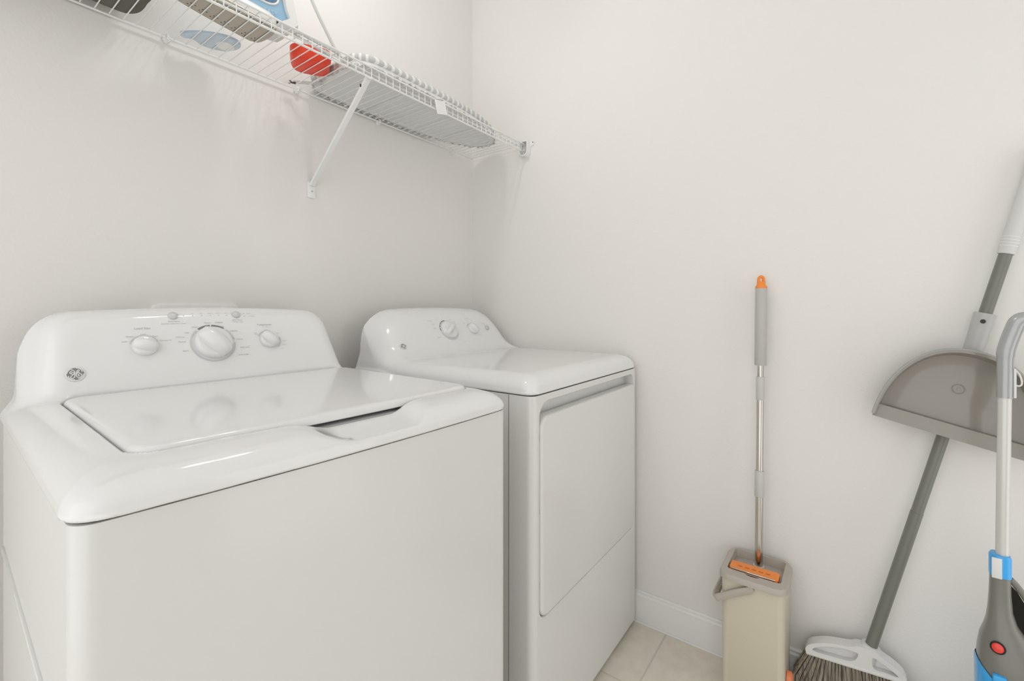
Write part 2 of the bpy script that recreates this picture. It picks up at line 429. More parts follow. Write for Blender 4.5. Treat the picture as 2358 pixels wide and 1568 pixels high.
def make_badge(parent, M, R):
    """round cursive monogram emblem"""
    bm = B(); add_lathe(bm, [(R, 0), (R, 0.0012), (R*0.93, 0.0016), (0.0001, 0.0016)], M, 40); root = build('monogram_badge', bm, mat('badge_silver', (0.73, 0.73, 0.725), 0.3), parent, 50)
    bm = B(); add_lathe(bm, [(R*0.83, 0.0016), (R*0.83, 0.0020), (0.0001, 0.0020)], M, 40); build('badge_field', bm, PRINT_D, root, 50)
    def S(px): return [((x - 1130)/620, -(y - 580)/340) for x, y in px]
    strokes = [
        S([(800, 520), (850, 470), (960, 425), (1050, 425), (1100, 480), (1075, 560), (960, 590), (870, 560), (800, 520)]),
        S([(880, 540), (1000, 500), (1080, 560), (1100, 640), (1060, 730), (960, 780), (860, 760), (850, 710), (940, 640), (1080, 580)]),
        S([(1080, 575), (1180, 560), (1215, 480), (1280, 420), (1360, 405), (1365, 450), (1290, 500), (1230, 530), (1390, 535)]),
        S([(1240, 560), (1185, 620), (1190, 700), (1290, 755), (1400, 750), (1490, 700), (1500, 640), (1440, 590), (1350, 595), (1290, 635), (1320, 680), (1390, 670)]),
    ]
    swo = []
    for q in range(4):
        a0 = math.radians(18 + 90*q); swo.append([(0.80*math.cos(a0 + d)*(1 - c_), 0.80*math.sin(a0 + d)*(1 - c_)) for d, c_ in ((1.15, 0.0), (0.9, 0.0), (0.6, 0.0), (0.35, 0.02), (0.12, 0.09), (0.02, 0.17))])
    bm = B()
    for st in strokes + swo:
        p3 = smooth_path([(x*R, y*R, 0.0021) for x, y in st], 5)
        n0 = len(bm.verts); add_tube(bm, p3, R*0.050, 6); bm.verts.ensure_lookup_table()
        bmesh.ops.transform(bm, matrix=M @ Matrix.Translation((0, 0, 0.0021)) @ Matrix.Diagonal((1, 1, 0.35, 1)) @ Matrix.Translation((0, 0, -0.0021)), verts=bm.verts[n0:])
    build('badge_monogram', bm, mat('badge_script', (0.74, 0.74, 0.735), 0.3), root, 60)
    return root

def on_surface(P, p, n):
    """point of the moulded console on the line p + s*n, and the surface normal there"""
    f = P['f']; g = lambda q: float(f(np.array([q.x]), np.array([q.y]), np.array([q.z]))[0])
    a, b = -0.03, 0.04
    for _ in range(40):
        m_ = (a + b)/2
        if g(p + n*m_) < 0: a = m_
        else: b = m_
    q = p + n*a; e = 0.002
    d = Vector([g(q + Vector(v)*e) - g(q - Vector(v)*e) for v in ((1, 0, 0), (0, 1, 0), (0, 0, 1))]).normalized()
    return q, d
def face_frame(P, x, z, off):
    y0, z0, y1, z1 = P['face']
    n = Vector((0, -(z1 - z0), y1 - y0)).normalized()
    q, d = on_surface(P, Vector((x, y0 + (y1 - y0)*(z - z0)/(z1 - z0), z)), n)
    ex = (Vector((1, 0, 0)) - d*d.x).normalized()
    return frame(q + d*off, ex, d.cross(ex), d)
def top_cover(parent, P):
    """moulded top with the control console, in the appliance's own frame"""
    hw, dep, zb, zd = P['hw'], P['dep'], P['zb'], P['zd']
    y0, z0, y1, z1 = P['face']      # console face line
    sl = (y1 - y0)/(z1 - z0); nrm = math.sqrt(1 + sl*sl)
    def f(x, y, z):
        bow = P['bow']*(1 - (x/hw)**2)
        yb = y + bow*np.clip(1 - y/0.3, 0, 1)
        e = -rbox2(x, yb - dep/2, hw, dep/2, P['rc'])
        ed = smin(smin(hw - np.abs(x), yb, P['kc']), dep + 0.05 - y, 0.02); e = np.minimum(ed, dep - y)
        t_ = np.clip(ed/P['dome'], 0, 1)
        ztop = zb + 0.004 + (zd - zb - 0.004)*np.sqrt(np.maximum(0, 1 - (1 - t_)**P['pw']))
        if P['notch']:
            S_ = np.clip((x - (-0.120))/0.095, 0, 1); S_ = S_*S_*(3 - 2*S_)
            S2 = np.clip((0.150 - x)/0.066, 0, 1); S2 = S2*S2*(3 - 2*S2)
            S_ = S_*S2
            zc = zd + 0.005 - (0.0310 - 0.0110*np.clip((y - 0.018)/0.062, 0, 1))*S_
            ztop = np.where(y < 0.2, smin(ztop, zc + 0.001, 0.009), ztop)
        d = smax((z - ztop)*0.8, -e, 0.004)
        yf = y0 + sl*(z - z0)
        bk = np.clip((y - yf)/0.085, 0, 1)
        w_ = P['wf'] + P['ws']*(z1 - z) + P['wb']*bk
        w_ = smin(w_, hw - P['wm'] + 0*w_, 0.012)
        zt = P['zt'] - P['arch']*(x/0.26)**2
        fr = (yf - y)/nrm
        c = smax(np.abs(x) - w_, z - zt, P['ksh'])
        c = smax(c, fr, P['kfr']); c = np.maximum(c, y - dep)
        if P['cap']: c = smax(c, y - yf - P['cap'], 0.03)
        o = smin(d, c, P['kb'])
        if P['notch']:
            lx = x - 0.0145; pk = rbox2(lx, y - 0.3255 + 0.008*(1 - (x/0.3)**2)*np.clip(1 - y/0.3, 0, 1), 0.2925, 0.250, 0.035)
            o = smax(o, -np.maximum(pk, 0.9305 - z), 0.003); o = np.maximum(o, -np.maximum(pk + 0.03, 0.916 - z))
        return smax(o, zb - z, 0.005)
    P['f'] = f
    return sdf_object('top_cover', f, (-hw - 0.012, -0.02, zb - 0.008), (hw + 0.012, dep + 0.012, P['zt'] + 0.012), P['res'], ENAM, parent)

# ---------------------------------------------------------------- washer
W = thing('washing_machine', 'white top-loading washer at the left with load size, cycle and temperature knobs', 'washing machine', (0.440, 0.591, 0), math.radians(-2), local=True)
bm = B(); add_prism(bm, plan_cabinet(0.338, 0.69, 0.022, 0.011), 0.03, 0.9030, Matrix.Translation((0, 0.004, 0)))
add_box(bm, (-0.339, 0.40, 0.665), (0.006, 0.56, 0.009), 0.002)
build('cabinet', bm, CABI, W)
bm = B(); add_prism(bm, plan_cabinet(0.330, 0.68, 0.02, 0.011), 0.895, 0.906, Matrix.Translation((0, 0.008, 0))); build('cover_gap', bm, DARK, W)
for sx in (-1, 1):
    for y in (0.06, 0.62):
        bm = B(); add_lathe(bm, [(0.022, 0.0), (0.022, 0.012), (0.012, 0.02), (0.012, 0.032)], Matrix.Translation((sx*0.28, y, 0)), 16); build('foot', bm, BLACK, W)
WP = dict(hw=0.343, dep=0.70, zb=0.905, zd=0.9465, face=(0.575, 0.955, 0.655, 1.11), bow=0.011, rc=0.030, kc=0.040, dome=0.062, pw=2.1, notch=True,
          cap=0, wm=0.018, wf=0.277, ws=0.12, wb=0.034, zt=1.119, arch=0.009, ksh=0.050, kfr=0.030, kb=0.016, res=0.0036)
top_cover(W, WP)
def flid(x, y, z):
    lx = x - 0.0145
    e = rbox2(lx, y - 0.3255 + 0.008*(1 - (x/0.3)**2)*np.clip(1 - y/0.3, 0, 1), 0.2898, 0.2472, 0.033)
    zt = 0.9515
    # lid surface dips gently toward its rim
    o = smax(e, z - zt, 0.013)
    return np.maximum(o, 0.9365 - z)
lid = sdf_object('lid', flid, (-0.30, 0.05, 0.926), (0.325, 0.595, 0.958), 0.0036, ENAM, W)
bm = B(); add_box(bm, (0.0145, 0.325, 0.923), (0.56, 0.47, 0.010)); build('tub_opening', bm, DARK, W)
def wf(x, z, off=0.0006): return face_frame(WP, x, z, off)
make_knob(W, 'load_size_knob', wf(-0.140, 1.036, 0.0), 0.0225, 0.020, math.radians(70), 1.25)
make_knob(W, 'temperature_knob', wf(0.116, 1.036, 0.0), 0.0225, 0.020, math.radians(40), 1.25)
make_knob(W, 'cycle_knob', wf(-0.010, 1.035, 0.0), 0.0395, 0.030, math.radians(38), 1.15)
for x, z in ((-0.081, 1.100), (0.051, 1.101)):
    bm = B(); add_lathe(bm, [(0.0095, 0), (0.0095, 0.003), (0.0085, 0.0045), (0.004, 0.0055), (0.0001, 0.0056)], wf(x, z, 0), 24); build('push_button', bm, BTN, W, 60)
make_badge(W, wf(-0.252, 0.991, 0.0003), 0.0148)
def letters(name, parent, fr, rows, m, dots=(), arcs=()):
    bm = B()
    for s_, x, z, sz in rows: add_text(bm, s_, sz, fr(x, z))
    for x, z in dots: add_disc(bm, fr(x, z, 0.0003), 0.0010, 10)
    return build(name, bm, m, parent, None)
for i, (s_, x) in enumerate((('Fill', -0.042), ('Soak', -0.024), ('Wash', -0.006), ('Rinse', 0.012), ('Spin', 0.030))): letters('indicator_lettering', W, wf, [(s_, x, 1.1055, .0036)], PRINT, [(x, 1.1)])
letters('indicator_lettering', W, wf, [('Power', 0.081, 1.104, .0036)], PRINT, [(0.070, 1.104)])
letters('indicator_lettering', W, wf, [('Lid Locked', 0.0865, 1.0965, .0036)], PRINT, [(0.070, 1.097)])
letters('start_lettering', W, wf, [('Start / Pause', 0.051, 1.0875, .0045), ('Press/Hold to Reset', 0.052, 1.0830, .0030)], PRINT)
letters('rinse_lettering', W, wf, [('Deep Rinse', -0.081, 1.0870, .0048), ('Select before adding fabric softener', -0.082, 1.0822, .0033)], PRINT)
bm = B(); add_disc(bm, wf(-0.060, 1.1, 0.0003), 0.0010, 10); add_box(bm, (0, 0, 0), (0.011, 0.0003, 0.0002), M=wf(-0.0665, 1.1)); build('rinse_indicator', bm, PRINT, W, None)
letters('load_size_heading', W, wf, [('Load Size', -0.140, 1.0735, .0075)], PRINT)
for s_, x, z in (('Small', -0.173, 1.047), ('Medium', -0.163, 1.057), ('Large', -0.140, 1.061), ('Super', -0.119, 1.056), ('Precision Fill', -0.102, 1.046)): letters('load_size_lettering', W, wf, [(s_, x, z, .0042)], PRINT)
letters('cycle_heading', W, wf, [('Colors', 0.009, 1.0825, .0062)], PRINT)
letters('cycle_heading', W, wf, [('Whites', -0.075, 1.0515, .0058)], PRINT_L)
for s_, x, z in (('Heavy', -0.043, 1.073), ('Light', -0.060, 1.061), ('Medium', -0.072, 1.041), ('Heavy', -0.068, 1.021), ('Medium', -0.015, 1.082), ('Light', 0.013, 1.073), ('Delicates', 0.038, 1.061), ('Casuals', 0.048, 1.041), ('Bulky Items', 0.056, 1.021), ('Drain & Spin', 0.050, 1.004)):
    letters('cycle_lettering', W, wf, [(s_, x, z, .0045)], PRINT)
letters('temperature_heading', W, wf, [('Temperature', 0.113, 1.0740, .0068)], PRINT); letters('temperature_heading', W, wf, [('Wash / Rinse', 0.114, 1.0690, .0036)], PRINT_L)
letters('temperature_lettering', W, wf, [('Tap', 0.087, 1.0540, .0040), ('Cold', 0.088, 1.0500, .0040)], PRINT)
for s_, x, z in (('Cool', 0.114, 1.061), ('Hot', 0.142, 1.051), ('Colors', 0.154, 1.031), ('Warm', 0.152, 1.021), ('Hot', 0.145, 1.012)): letters('temperature_lettering', W, wf, [(s_, x, z, .0038)], PRINT)
Mk = wf(-0.010, 1.035, 0.0004)
def arc(name, parent, m, *a):
    bm = B(); add_arc(bm, *a); build(name, bm, m, parent, None)
arc('dial_ring', W, PRINT_L, Mk, 0.0452, 0.0034, 44, 82); arc('dial_ring', W, PRINT_L, Mk, 0.0452, 0.0034, 92, 318)
arc('dial_ring', W, PRINT_L, wf(-0.140, 1.036, 0.0004), 0.0255, 0.0022, -75, 68); arc('dial_ring', W, PRINT_L, wf(0.116, 1.036, 0.0004), 0.0255, 0.0022, -65, 20); arc('dial_ring', W, PRINT_L, wf(0.116, 1.036, 0.0004), 0.0285, 0.0030, 78, 135)
arc('dial_dark_arc', W, PRINT_D, Mk, 0.0452, 0.0044, -36, -2); arc('dial_dark_arc', W, PRINT_D, Mk, 0.0452, 0.0044, 2, 36)

# ---------------------------------------------------------------- dryer
D = thing('clothes_dryer', 'white front-loading dryer in the corner, console with a timer dial', 'dryer', (1.2385, 0.603, 0), 0, local=True)
DHW = 0.333
bm = B()
# sides and back as one shell, open at the front
plan = [(DHW, 0.672), (-DHW, 0.672)] + [(-DHW + 0.02 + 0.02*math.cos(PI + PI/2*k/6), 0.02 + 0.02*math.sin(PI + PI/2*k/6)) for k in range(7)]
plan2 = [(DHW - 0.02 + 0.02*math.cos(3*PI/2 + PI/2*k/6), 0.02 + 0.02*math.sin(3*PI/2 + PI/2*k/6)) for k in range(7)]
out = plan[1:] ; loop = out + plan2 + [(DHW, 0.672)]
vb = [bm.verts.new((x, y, 0.02)) for x, y in loop]; vt = [bm.verts.new((x, y, 0.9042)) for x, y in loop]
for i in range(len(loop)):
    j = (i + 1) % len(loop)
    if i == 7: continue               # the front opening is closed by the front panel ring below
    face(bm, (vb[i], vb[j], vt[j], vt[i]))
face(bm, vt); face(bm, vb[::-1])
# front panel: flat ring around the rounded recess
fx, zl, zh = DHW - 0.02, 0.02, 0.9042
rec = rrect(-0.306, 0.352, 0.306, 0.888, [0.035, 0.042, 0.032, 0.032], 8)
MFr = frame((0, 0, 0), (1, 0, 0), (0, 0, 1), (0, -1, 0))
tb = bmesh.new(); eds = []
for lp in ([(-fx, zl), (fx, zl), (fx, zh), (-fx, zh)], rec):
    vv = [tb.verts.new((p[0], 0, p[1])) for p in lp]
    for i in range(len(vv)): eds.append(tb.edges.new((vv[i], vv[(i + 1) % len(vv)])))
bmesh.ops.triangle_fill(tb, use_beauty=True, edges=eds)
tb.verts.index_update(); tv = [bm.verts.new(v.co) for v in tb.verts]
for f_ in tb.faces: face(bm, [tv[v.index] for v in f_.verts])
tb.free()
ri = [bm.verts.new((p[0], 0.0, p[1])) for p in rec]
rr_ = [bm.verts.new((p[0], 0.003, p[1])) for p in inset(rec, 0.0015)]
rd = [bm.verts.new((p[0], 0.034, p[1])) for p in inset(rec, 0.003)]
n = len(rec)
for i in range(n):
    j = (i + 1) % n
    face(bm, (ri[i], ri[j], rr_[j], rr_[i])); face(bm, (rr_[i], rr_[j], rd[j], rd[i]))
face(bm, rd)
cab = build('cabinet', bm, CABI, D, 30)
bm = B()
add_box(bm, (-DHW - 0.0002, 0.072, 0.461), (0.0012, 0.0014, 0.885)); build('side_seam', bm, PRINT_D, D)
bm = B(); add_prism(bm, plan_cabinet(DHW - 0.006, 0.66, 0.02, 0.0), 0.8985, 0.9085, Matrix.Translation((0, 0.004, 0))); build('cover_gap', bm, DARK, D)
# door: rounded panel filling the recess below the finger pull
MD = frame((0, 0, 0), (1, 0, 0), (0, 0, 1), (0, -1, 0))
bm = B(); add_prism(bm, rrect(-0.3015, 0.3545, 0.3035, 0.851, [0.012, 0.034, 0.030, 0.030], 8), -0.030, 0.004, MD, 0.008, 4); door = build('door', bm, CABI, D, 40)
for z in (0.80, 0.62, 0.44):
    bm = B(); add_box(bm, (-0.3035, 0.004, z), (0.004, 0.004, 0.014), 0.001); build('door_bumper', bm, DARK, D)
DPm = dict(hw=0.335, dep=0.686, zb=0.906, zd=0.9535, face=(0.527, 0.955, 0.627, 1.10), bow=0.0, rc=0.028, kc=0.035, dome=0.050, pw=2.0, notch=False,
          cap=0, wm=0.006, wf=0.272, ws=0.20, wb=0.038, zt=1.1185, arch=0.009, ksh=0.085, kfr=0.042, kb=0.040, res=0.0042)
top_cover(D, DPm)
def df(x, z, off=0.0006): return face_frame(DPm, x, z, off)
make_knob(D, 'timer_knob', df(-0.018, 1.035, 0.0), 0.0365, 0.022, math.radians(-55), 0.62)
make_knob(D, 'temperature_knob', df(0.112, 1.034, 0.0), 0.0225, 0.020, math.radians(35), 1.25)
bm = B(); add_lathe(bm, [(0.0105, 0), (0.0105, 0.003), (0.0095, 0.005), (0.0001, 0.0058)], df(0.200, 1.035, 0), 24); build('push_button', bm, BTN, D, 60)
make_badge(D, df(-0.259, 0.992, 0.0004), 0.0120)
for s_, x, z, sz in (('More Dry', -0.057, 1.072, .0036), ('Dry', -0.022, 1.079, .0034), ('Less Dry', -0.045, 1.079, .0034), ('Off', 0.012, 1.082, .0036), ('Casuals', 0.013, 1.072, .0040), ('More Dry', 0.026, 1.064, .0038),
                    ('Less Dry', -0.082, 1.058, .0044), ('Delicates', -0.084, 1.043, .0042), ('Off', -0.076, 1.032, .0034), ('Timed Dry', -0.084, 1.012, .0046), ('80', -0.051, 1.002, .0036), ('60', -0.032, 0.995, .0036), ('50', -0.014, 0.993, .0036),
                    ('40', 0.004, 0.994, .0036), ('30', 0.017, 1.000, .0036), ('20', 0.027, 1.010, .0036), ('Off', 0.038, 1.023, .0040), ('Fluff Dry', 0.034, 0.990, .0034)):
    letters('timer_lettering', D, df, [(s_, x, z, sz)], PRINT)
letters('timer_heading', D, df, [('Cottons', -0.094, 1.070, .0058)], PRINT)
letters('temperature_heading', D, df, [('Temperature', 0.107, 1.074, .0056)], PRINT)
letters('temperature_lettering', D, df, [('Low', 0.107, 1.064, .0042)], PRINT)
letters('temperature_lettering', D, df, [('Fluff', 0.079, 1.058, .0042), ('Dry', 0.080, 1.054, .0036)], PRINT)
letters('start_lettering', D, df, [('Start', 0.195, 1.053, .0058), ('Press', 0.196, 1.0475, .0034)], PRINT)
Mk = df(-0.018, 1.035, 0.0004)
arc('dial_ring', D, PRINT_L, Mk, 0.0415, 0.0026, 8, 58); arc('dial_ring', D, PRINT_L, Mk, 0.0415, 0.0026, 95, 262); arc('dial_ring', D, PRINT_L, df(0.112, 1.034, 0.0004), 0.0258, 0.0024, -58, -15)
for a0, a1 in ((-92, -76), (-72, -56), (-52, -36), (-33, -18), (-15, -2)): arc('dial_dark_arc', D, PRINT_D, Mk, 0.0415, 0.0036, a0, a1, 6)

# outlet box frame on the wall behind the washer
bm = B(); fr_o = rrect(0.378, 0.945, 0.581, 1.1285, 0.018, 4); MW = frame((0, BY, 0), (1, 0, 0), (0, 0, 1), (0, -1, 0))
fo = inset(fr_o, 0.016)
rings = [[MW @ Vector((*p, 0)) for p in fr_o], [MW @ Vector((*p, 0.008)) for p in fr_o], [MW @ Vector((*p, 0.010)) for p in inset(fr_o, 0.003)], [MW @ Vector((*p, 0.010)) for p in fo], [MW @ Vector((*p, 0.001)) for p in fo]]
add_rings(bm, rings)
tag(build('outlet_box', bm, TRIM), 'white plastic water outlet box frame on the wall behind the washer console', 'outlet box')

# ================================================================== WIRE SHELF
SZ = 1.80; SY0 = BY - 0.012; SYF = 1.087; SX0, SX1 = -0.55, 1.575
S = thing('wire_shelf', 'white wire shelf on the back wall above the washer and dryer', 'shelf', (0.5, BY, 1.80))
bm = B(); n_w = int((SX1 - SX0)/0.0254)
for k in range(n_w + 1):
    x = SX1 - 0.006 - k*0.0254
    add_tube(bm, [(x, SY0, SZ), (x, SYF + 0.006, SZ), (x, SYF + 0.001, SZ - 0.003), (x, SYF, SZ - 0.010), (x, SYF, SZ - 0.0295)], 0.0014, 6)
build('deck_wires', bm, WIRE, S, 60)
for y, z, r in ((SY0, SZ - 0.003, 0.0028), (SYF - 0.0015, SZ - 0.001, 0.0026), (SYF + 0.004, SZ - 0.029, 0.0030), (SYF + 0.024, SZ - 0.0042, 0.0028)):
    bm = B(); add_tube(bm, [(SX0, y, z), (SX1, y, z)], r, 10); build('rail', bm, WIRE, S, 60)
for x in (0.108, 0.411, 0.749, 1.055, 1.442):
    bm = B(); add_box(bm, (x, BY - 0.007, SZ - 0.004), (0.016, 0.014, 0.012), 0.003); add_tube(bm, [(x, BY - 0.016, SZ - 0.009), (x, BY - 0.019, SZ), (x, BY - 0.012, SZ + 0.005)], 0.003, 8)
    add_tube(bm, [(x, BY - 0.001, SZ - 0.010), (x, BY - 0.016, SZ - 0.010)], 0.0045, 8); build('wall_clip', bm, WIRE, S, 40)
# end bracket on the right wall
bm = B()
MB_ = frame((RX, 0, 0), (0, -1, 0), (0, 0, 1), (-1, 0, 0))
add_prism(bm, rrect(-1.108, 1.750, -1.066, 1.812, [0.004, 0.004, 0.016, 0.016], 6), 0.0, 0.004, MB_)
vs_ = rrect(-1.108, 1.750, -1.066, 1.812, [0.004, 0.004, 0.018, 0.018], 6)
inn = inset(vs_, 0.004); add_rings(bm, [[MB_ @ Vector((*p, 0.004)) for p in vs_], [MB_ @ Vector((*p, 0.028)) for p in vs_], [MB_ @ Vector((*p, 0.028)) for p in inn], [MB_ @ Vector((*p, 0.004)) for p in inn]], cap0=False, cap1=False)
add_prism(bm, [(-1.070, 1.800), (-1.066, 1.790), (-1.050, 1.796), (-1.046, 1.806), (-1.052, 1.815), (-1.070, 1.813)], 0.0, 0.006, MB_)
eb = build('end_bracket', bm, WIRE, S, 40)
bm = B(); add_lathe(bm, [(0.0028, 0), (0.0028, 0.0012)], MB_ @ Matrix.Translation((-1.053, 1.8055, 0.006)), 12); build('screw', bm, PRINT_D, eb)
# diagonal support brace
p0, p1 = Vector((0.800, 1.385, 1.512)), Vector((0.802, 1.094, 1.772))
bm = B(); add_tube(bm, [p0, p0.lerp(p1, 0.5), p1], 0.01, flat=(0.0085, 0.0045), up=(1, 0, 0))
br_ = build('support_brace', bm, WIRE, S, 40)
bm = B(); MW = frame((0, BY, 0), (1, 0, 0), (0, 0, 1), (0, -1, 0))
add_prism(bm, rrect(0.787, 1.470, 0.8135, 1.523, 0.005, 4), 0, 0.0045, MW, 0.0015, 2); build('brace_foot', bm, WIRE, br_, 40)
bm = B(); add_lathe(bm, [(0.0028, 0), (0.0022, 0.0014), (0.0001, 0.0016)], MW @ Matrix.Translation((0.801, 1.492, 0.0045)), 12); build('screw', bm, PRINT, br_)
bm = B(); add_tube(bm, [(0.787, 1.088, 1.770), (0.800, 1.084, 1.764), (0.812, 1.088, 1.770)], 0.0035, 8); build('brace_hook', bm, WIRE, br_, 50)
bm = B(); add_box(bm, (0.7925, 1.118, 1.752), (0.003, 0.004, 0.008), 0.001); build('brace_slot', bm, BLACK, br_)

# ================================================================== THINGS ON THE SHELF
ZT = SZ + 0.0016
# ---- steam iron
I = thing('steam_iron', 'white and blue steam iron on its soleplate on the wire shelf', 'iron', (0.44, 1.17, ZT))
def iron_plan(sc=1.0, n=14, xs=0.0):
    """soleplate outline, heel at +x, tip at -x"""
    top = []
    for k in range(n + 1):
        t_ = k/n; x = 0.545 - 0.265*t_; top.append((x, 0.056*math.sqrt(max(0, 1 - t_**1.9))))
    up = [(x, 1.178 - 0.03*((0.545 - x)/0.265) + y) for x, y in top]; dn = [(x, 1.178 - 0.03*((0.545 - x)/0.265) - y) for x, y in top[::-1][1:]]
    heel = [(0.556 + 0.012*math.sin(a), 1.178 + 0.052*math.cos(a)) for a in [PI*k/8 for k in range(1, 8)]]
    pts = dn + heel[::-1] + up[:-1]
    cx, cy = 0.44, 1.168
    return [(cx + (x - cx)*sc + xs, cy + (y - cy)*sc) for x, y in pts]
bm = B(); add_prism(bm, iron_plan(1.0), ZT, ZT + 0.007, None, 0.002, 2); sp = build('soleplate', bm, SOLE, I, 40)
for s in (-1, 1):
    bm = B()
    for i in range(9):
        x = 0.345 + i*0.0245
        yy = 1.178 - 0.03*((0.545 - x)/0.265) + s*0.056*math.sqrt(max(0, 1 - ((0.545 - x)/0.265)**1.9))*0.72
        for dx, dy in ((0, 0), (0.009, 0.004*s), (0.004, -0.009*s), (0.013, -0.006*s)): add_lathe(bm, [(0.0017, ZT - 0.0003), (0.0017, ZT + 0.001)], Matrix.Translation((x + dx, yy + dy, 0)), 8, 1.0, 0.7)
    build('steam_holes', bm, DARK, sp)
bm = B(); lv = []
for sc, z, xs in ((0.98, ZT + 0.007, 0), (1.0, ZT + 0.012, 0), (0.97, ZT + 0.022, 0.004), (0.90, ZT + 0.032, 0.008), (0.80, ZT + 0.036, 0.010)): lv.append([Vector((*p, z)) for p in iron_plan(sc, 14, xs)])
add_rings(bm, lv); build('lower_skirt', bm, IRONW, I, 50)
def iron_w(x): return min(1.0, max(0.12, math.sqrt(max(0.0, 1 - max(0.0, (0.50 - x)/0.235)**1.9))))
def iron_c(x): return 1.178 - 0.03*max(0.0, (0.545 - x)/0.265)
tprof = [(p.x, p.y) for p in smooth_path([(0.300, ZT + 0.034, 0), (0.38, ZT + 0.022, 0), (0.46, ZT + 0.0235, 0), (0.545, ZT + 0.0255, 0), (0.5915, ZT + 0.0385, 0), (0.586, ZT + 0.060, 0), (0.577, ZT + 0.088, 0), (0.570, ZT + 0.125, 0), (0.52, ZT + 0.140, 0), (0.43, ZT + 0.132, 0), (0.35, ZT + 0.095, 0)], 5, True)]
thole = [(p.x, p.y) for p in smooth_path([(0.405, ZT + 0.072, 0), (0.44, ZT + 0.060, 0), (0.50, ZT + 0.055, 0), (0.545, ZT + 0.058, 0), (0.566, ZT + 0.072, 0), (0.567, ZT + 0.098, 0), (0.545, ZT + 0.112, 0), (0.46, ZT + 0.112, 0), (0.41, ZT + 0.095, 0)], 5, True)]
def iron_body(bm, inset_d=0.0, ya=1.0):
    add_frame_plate(bm, inset(tprof, inset_d), [thole], -0.044*ya, 0.044*ya, frame((0, 0, 0), (1, 0, 0), (0, 0, 1), (0, -1, 0)))
    for v in bm.verts: v.co.y = iron_c(v.co.x) + v.co.y*iron_w(v.co.x)*(1.0 - 1.6*max(0, v.co.z - ZT - 0.03))
bm = B(); iron_body(bm); tk = build('water_tank', bm, TANK, I, 40)
bm = B(); Mt = frame((0.548, 1.1325, ZT + 0.0385), (1, 0.0, 0.16), (0, 0.07, 1), (0, -1, 0.07)); add_text(bm, 'EASY', 0.015, Mt)
build('embossed_lettering', bm, mat('pale_blue_emboss', (0.50, 0.66, 0.78), 0.2), tk, None)
bm = B(); pts = [Vector((x, iron_c(x) - 0.0445*iron_w(x)*(1.0 - 1.6*(z - ZT - 0.03)), z)) for x, z in thole]; add_tube(bm, pts, 0.0026, 8, True); build('tank_trim', bm, IRONW, tk, 60)
bm = B(); lv = []
for y_, k in ((1.128, 0.86), (1.136, 1.0), (1.178, 1.0), (1.218, 1.0), (1.226, 0.86)):
    q = [(0.560, ZT + 0.012), (0.606, ZT + 0.020), (0.618, ZT + 0.032), (0.612, ZT + 0.060), (0.600, ZT + 0.110), (0.582, ZT + 0.140), (0.572, ZT + 0.120), (0.585, ZT + 0.06), (0.594, ZT + 0.040)]
    cx, cz = 0.595, ZT + 0.07; lv.append([Vector((cx + (a - cx)*k, y_, cz + (b - cz)*k)) for a, b in q])
add_rings(bm, lv); build('heel_rest', bm, IRONW, I, 40)
bm = B(); pts = [Vector((x, iron_c(x), z)) for x, z in ((0.560, ZT + 0.125), (0.52, ZT + 0.146), (0.45, ZT + 0.143), (0.38, ZT + 0.116))]; add_tube(bm, smooth_path(pts, 6), 0.015, 14); build('handle', bm, TANKD, I, 60)
bm = B(); pts = smooth_path([(0.588, 1.17, ZT + 0.163), (0.612, 1.15, ZT + 0.185), (0.632, 1.132, ZT + 0.165), (0.650, 1.122, ZT + 0.113), (0.676, 1.120, ZT + 0.070), (0.718, 1.119, ZT + 0.012), (0.735, 1.122, ZT + 0.0042), (0.748, 1.133, ZT + 0.0042),
    (0.740, 1.146, ZT + 0.0042), (0.70, 1.140, ZT + 0.0042), (0.66, 1.128, ZT + 0.0042), (0.605, 1.120, ZT + 0.0042), (0.600, 1.104, ZT + 0.0042), (0.65, 1.106, ZT + 0.0042), (0.72, 1.108, ZT + 0.0042)], 8)
add_tube(bm, pts, 0.0042, 8); build('power_cord', bm, CORDW, I, 60)

# ---- red tub
bm = B(); Mr = Matrix.Translation((0.7075, 1.231, ZT)) @ Matrix.Rotation(math.radians(-28), 4, 'Z')
lv = []
for hx, z, r in ((0.043, 0.0, 0.028), (0.047, 0.002, 0.030), (0.051, 0.010, 0.032), (0.053, 0.022, 0.032), (0.054, 0.036, 0.032), (0.051, 0.036, 0.030), (0.048, 0.012, 0.028), (0.042, 0.006, 0.026)):
    lv.append([Mr @ Vector((x, y, z)) for x, y in rrect(-hx, -hx, hx, hx, r, 6)])
add_rings(bm, lv)
tag(build('plastic_tub', bm, RED, None, 40), 'small red rounded plastic tub on the shelf between iron and ironing board', 'tub')

# ---- pale blue tool
T = thing('plastic_tool', 'flat pale blue plastic tool with a round white end, on the shelf beside the iron', 'tool', (0.485, 1.32, ZT))
ol = smooth_path([(0.428, 1.346, 0), (0.434, 1.330, 0), (0.456, 1.300, 0), (0.486, 1.276, 0), (0.512, 1.266, 0), (0.537, 1.272, 0), (0.545, 1.296, 0), (0.534, 1.330, 0), (0.512, 1.350, 0), (0.482, 1.357, 0), (0.455, 1.345, 0), (0.440, 1.356, 0)], 5, True)
bm = B(); add_prism(bm, [(p.x, p.y) for p in ol], ZT, ZT + 0.010, None, 0.003, 3); build('tool_body', bm, PALEB, T, 50)
bm = B(); add_lathe(bm, [(0.020, -0.0006), (0.020, 0.003)], Matrix.Translation((0.517, 1.310, ZT)), 24, 1.0, 1.15); build('round_pad', bm, IRONW, T, 50)

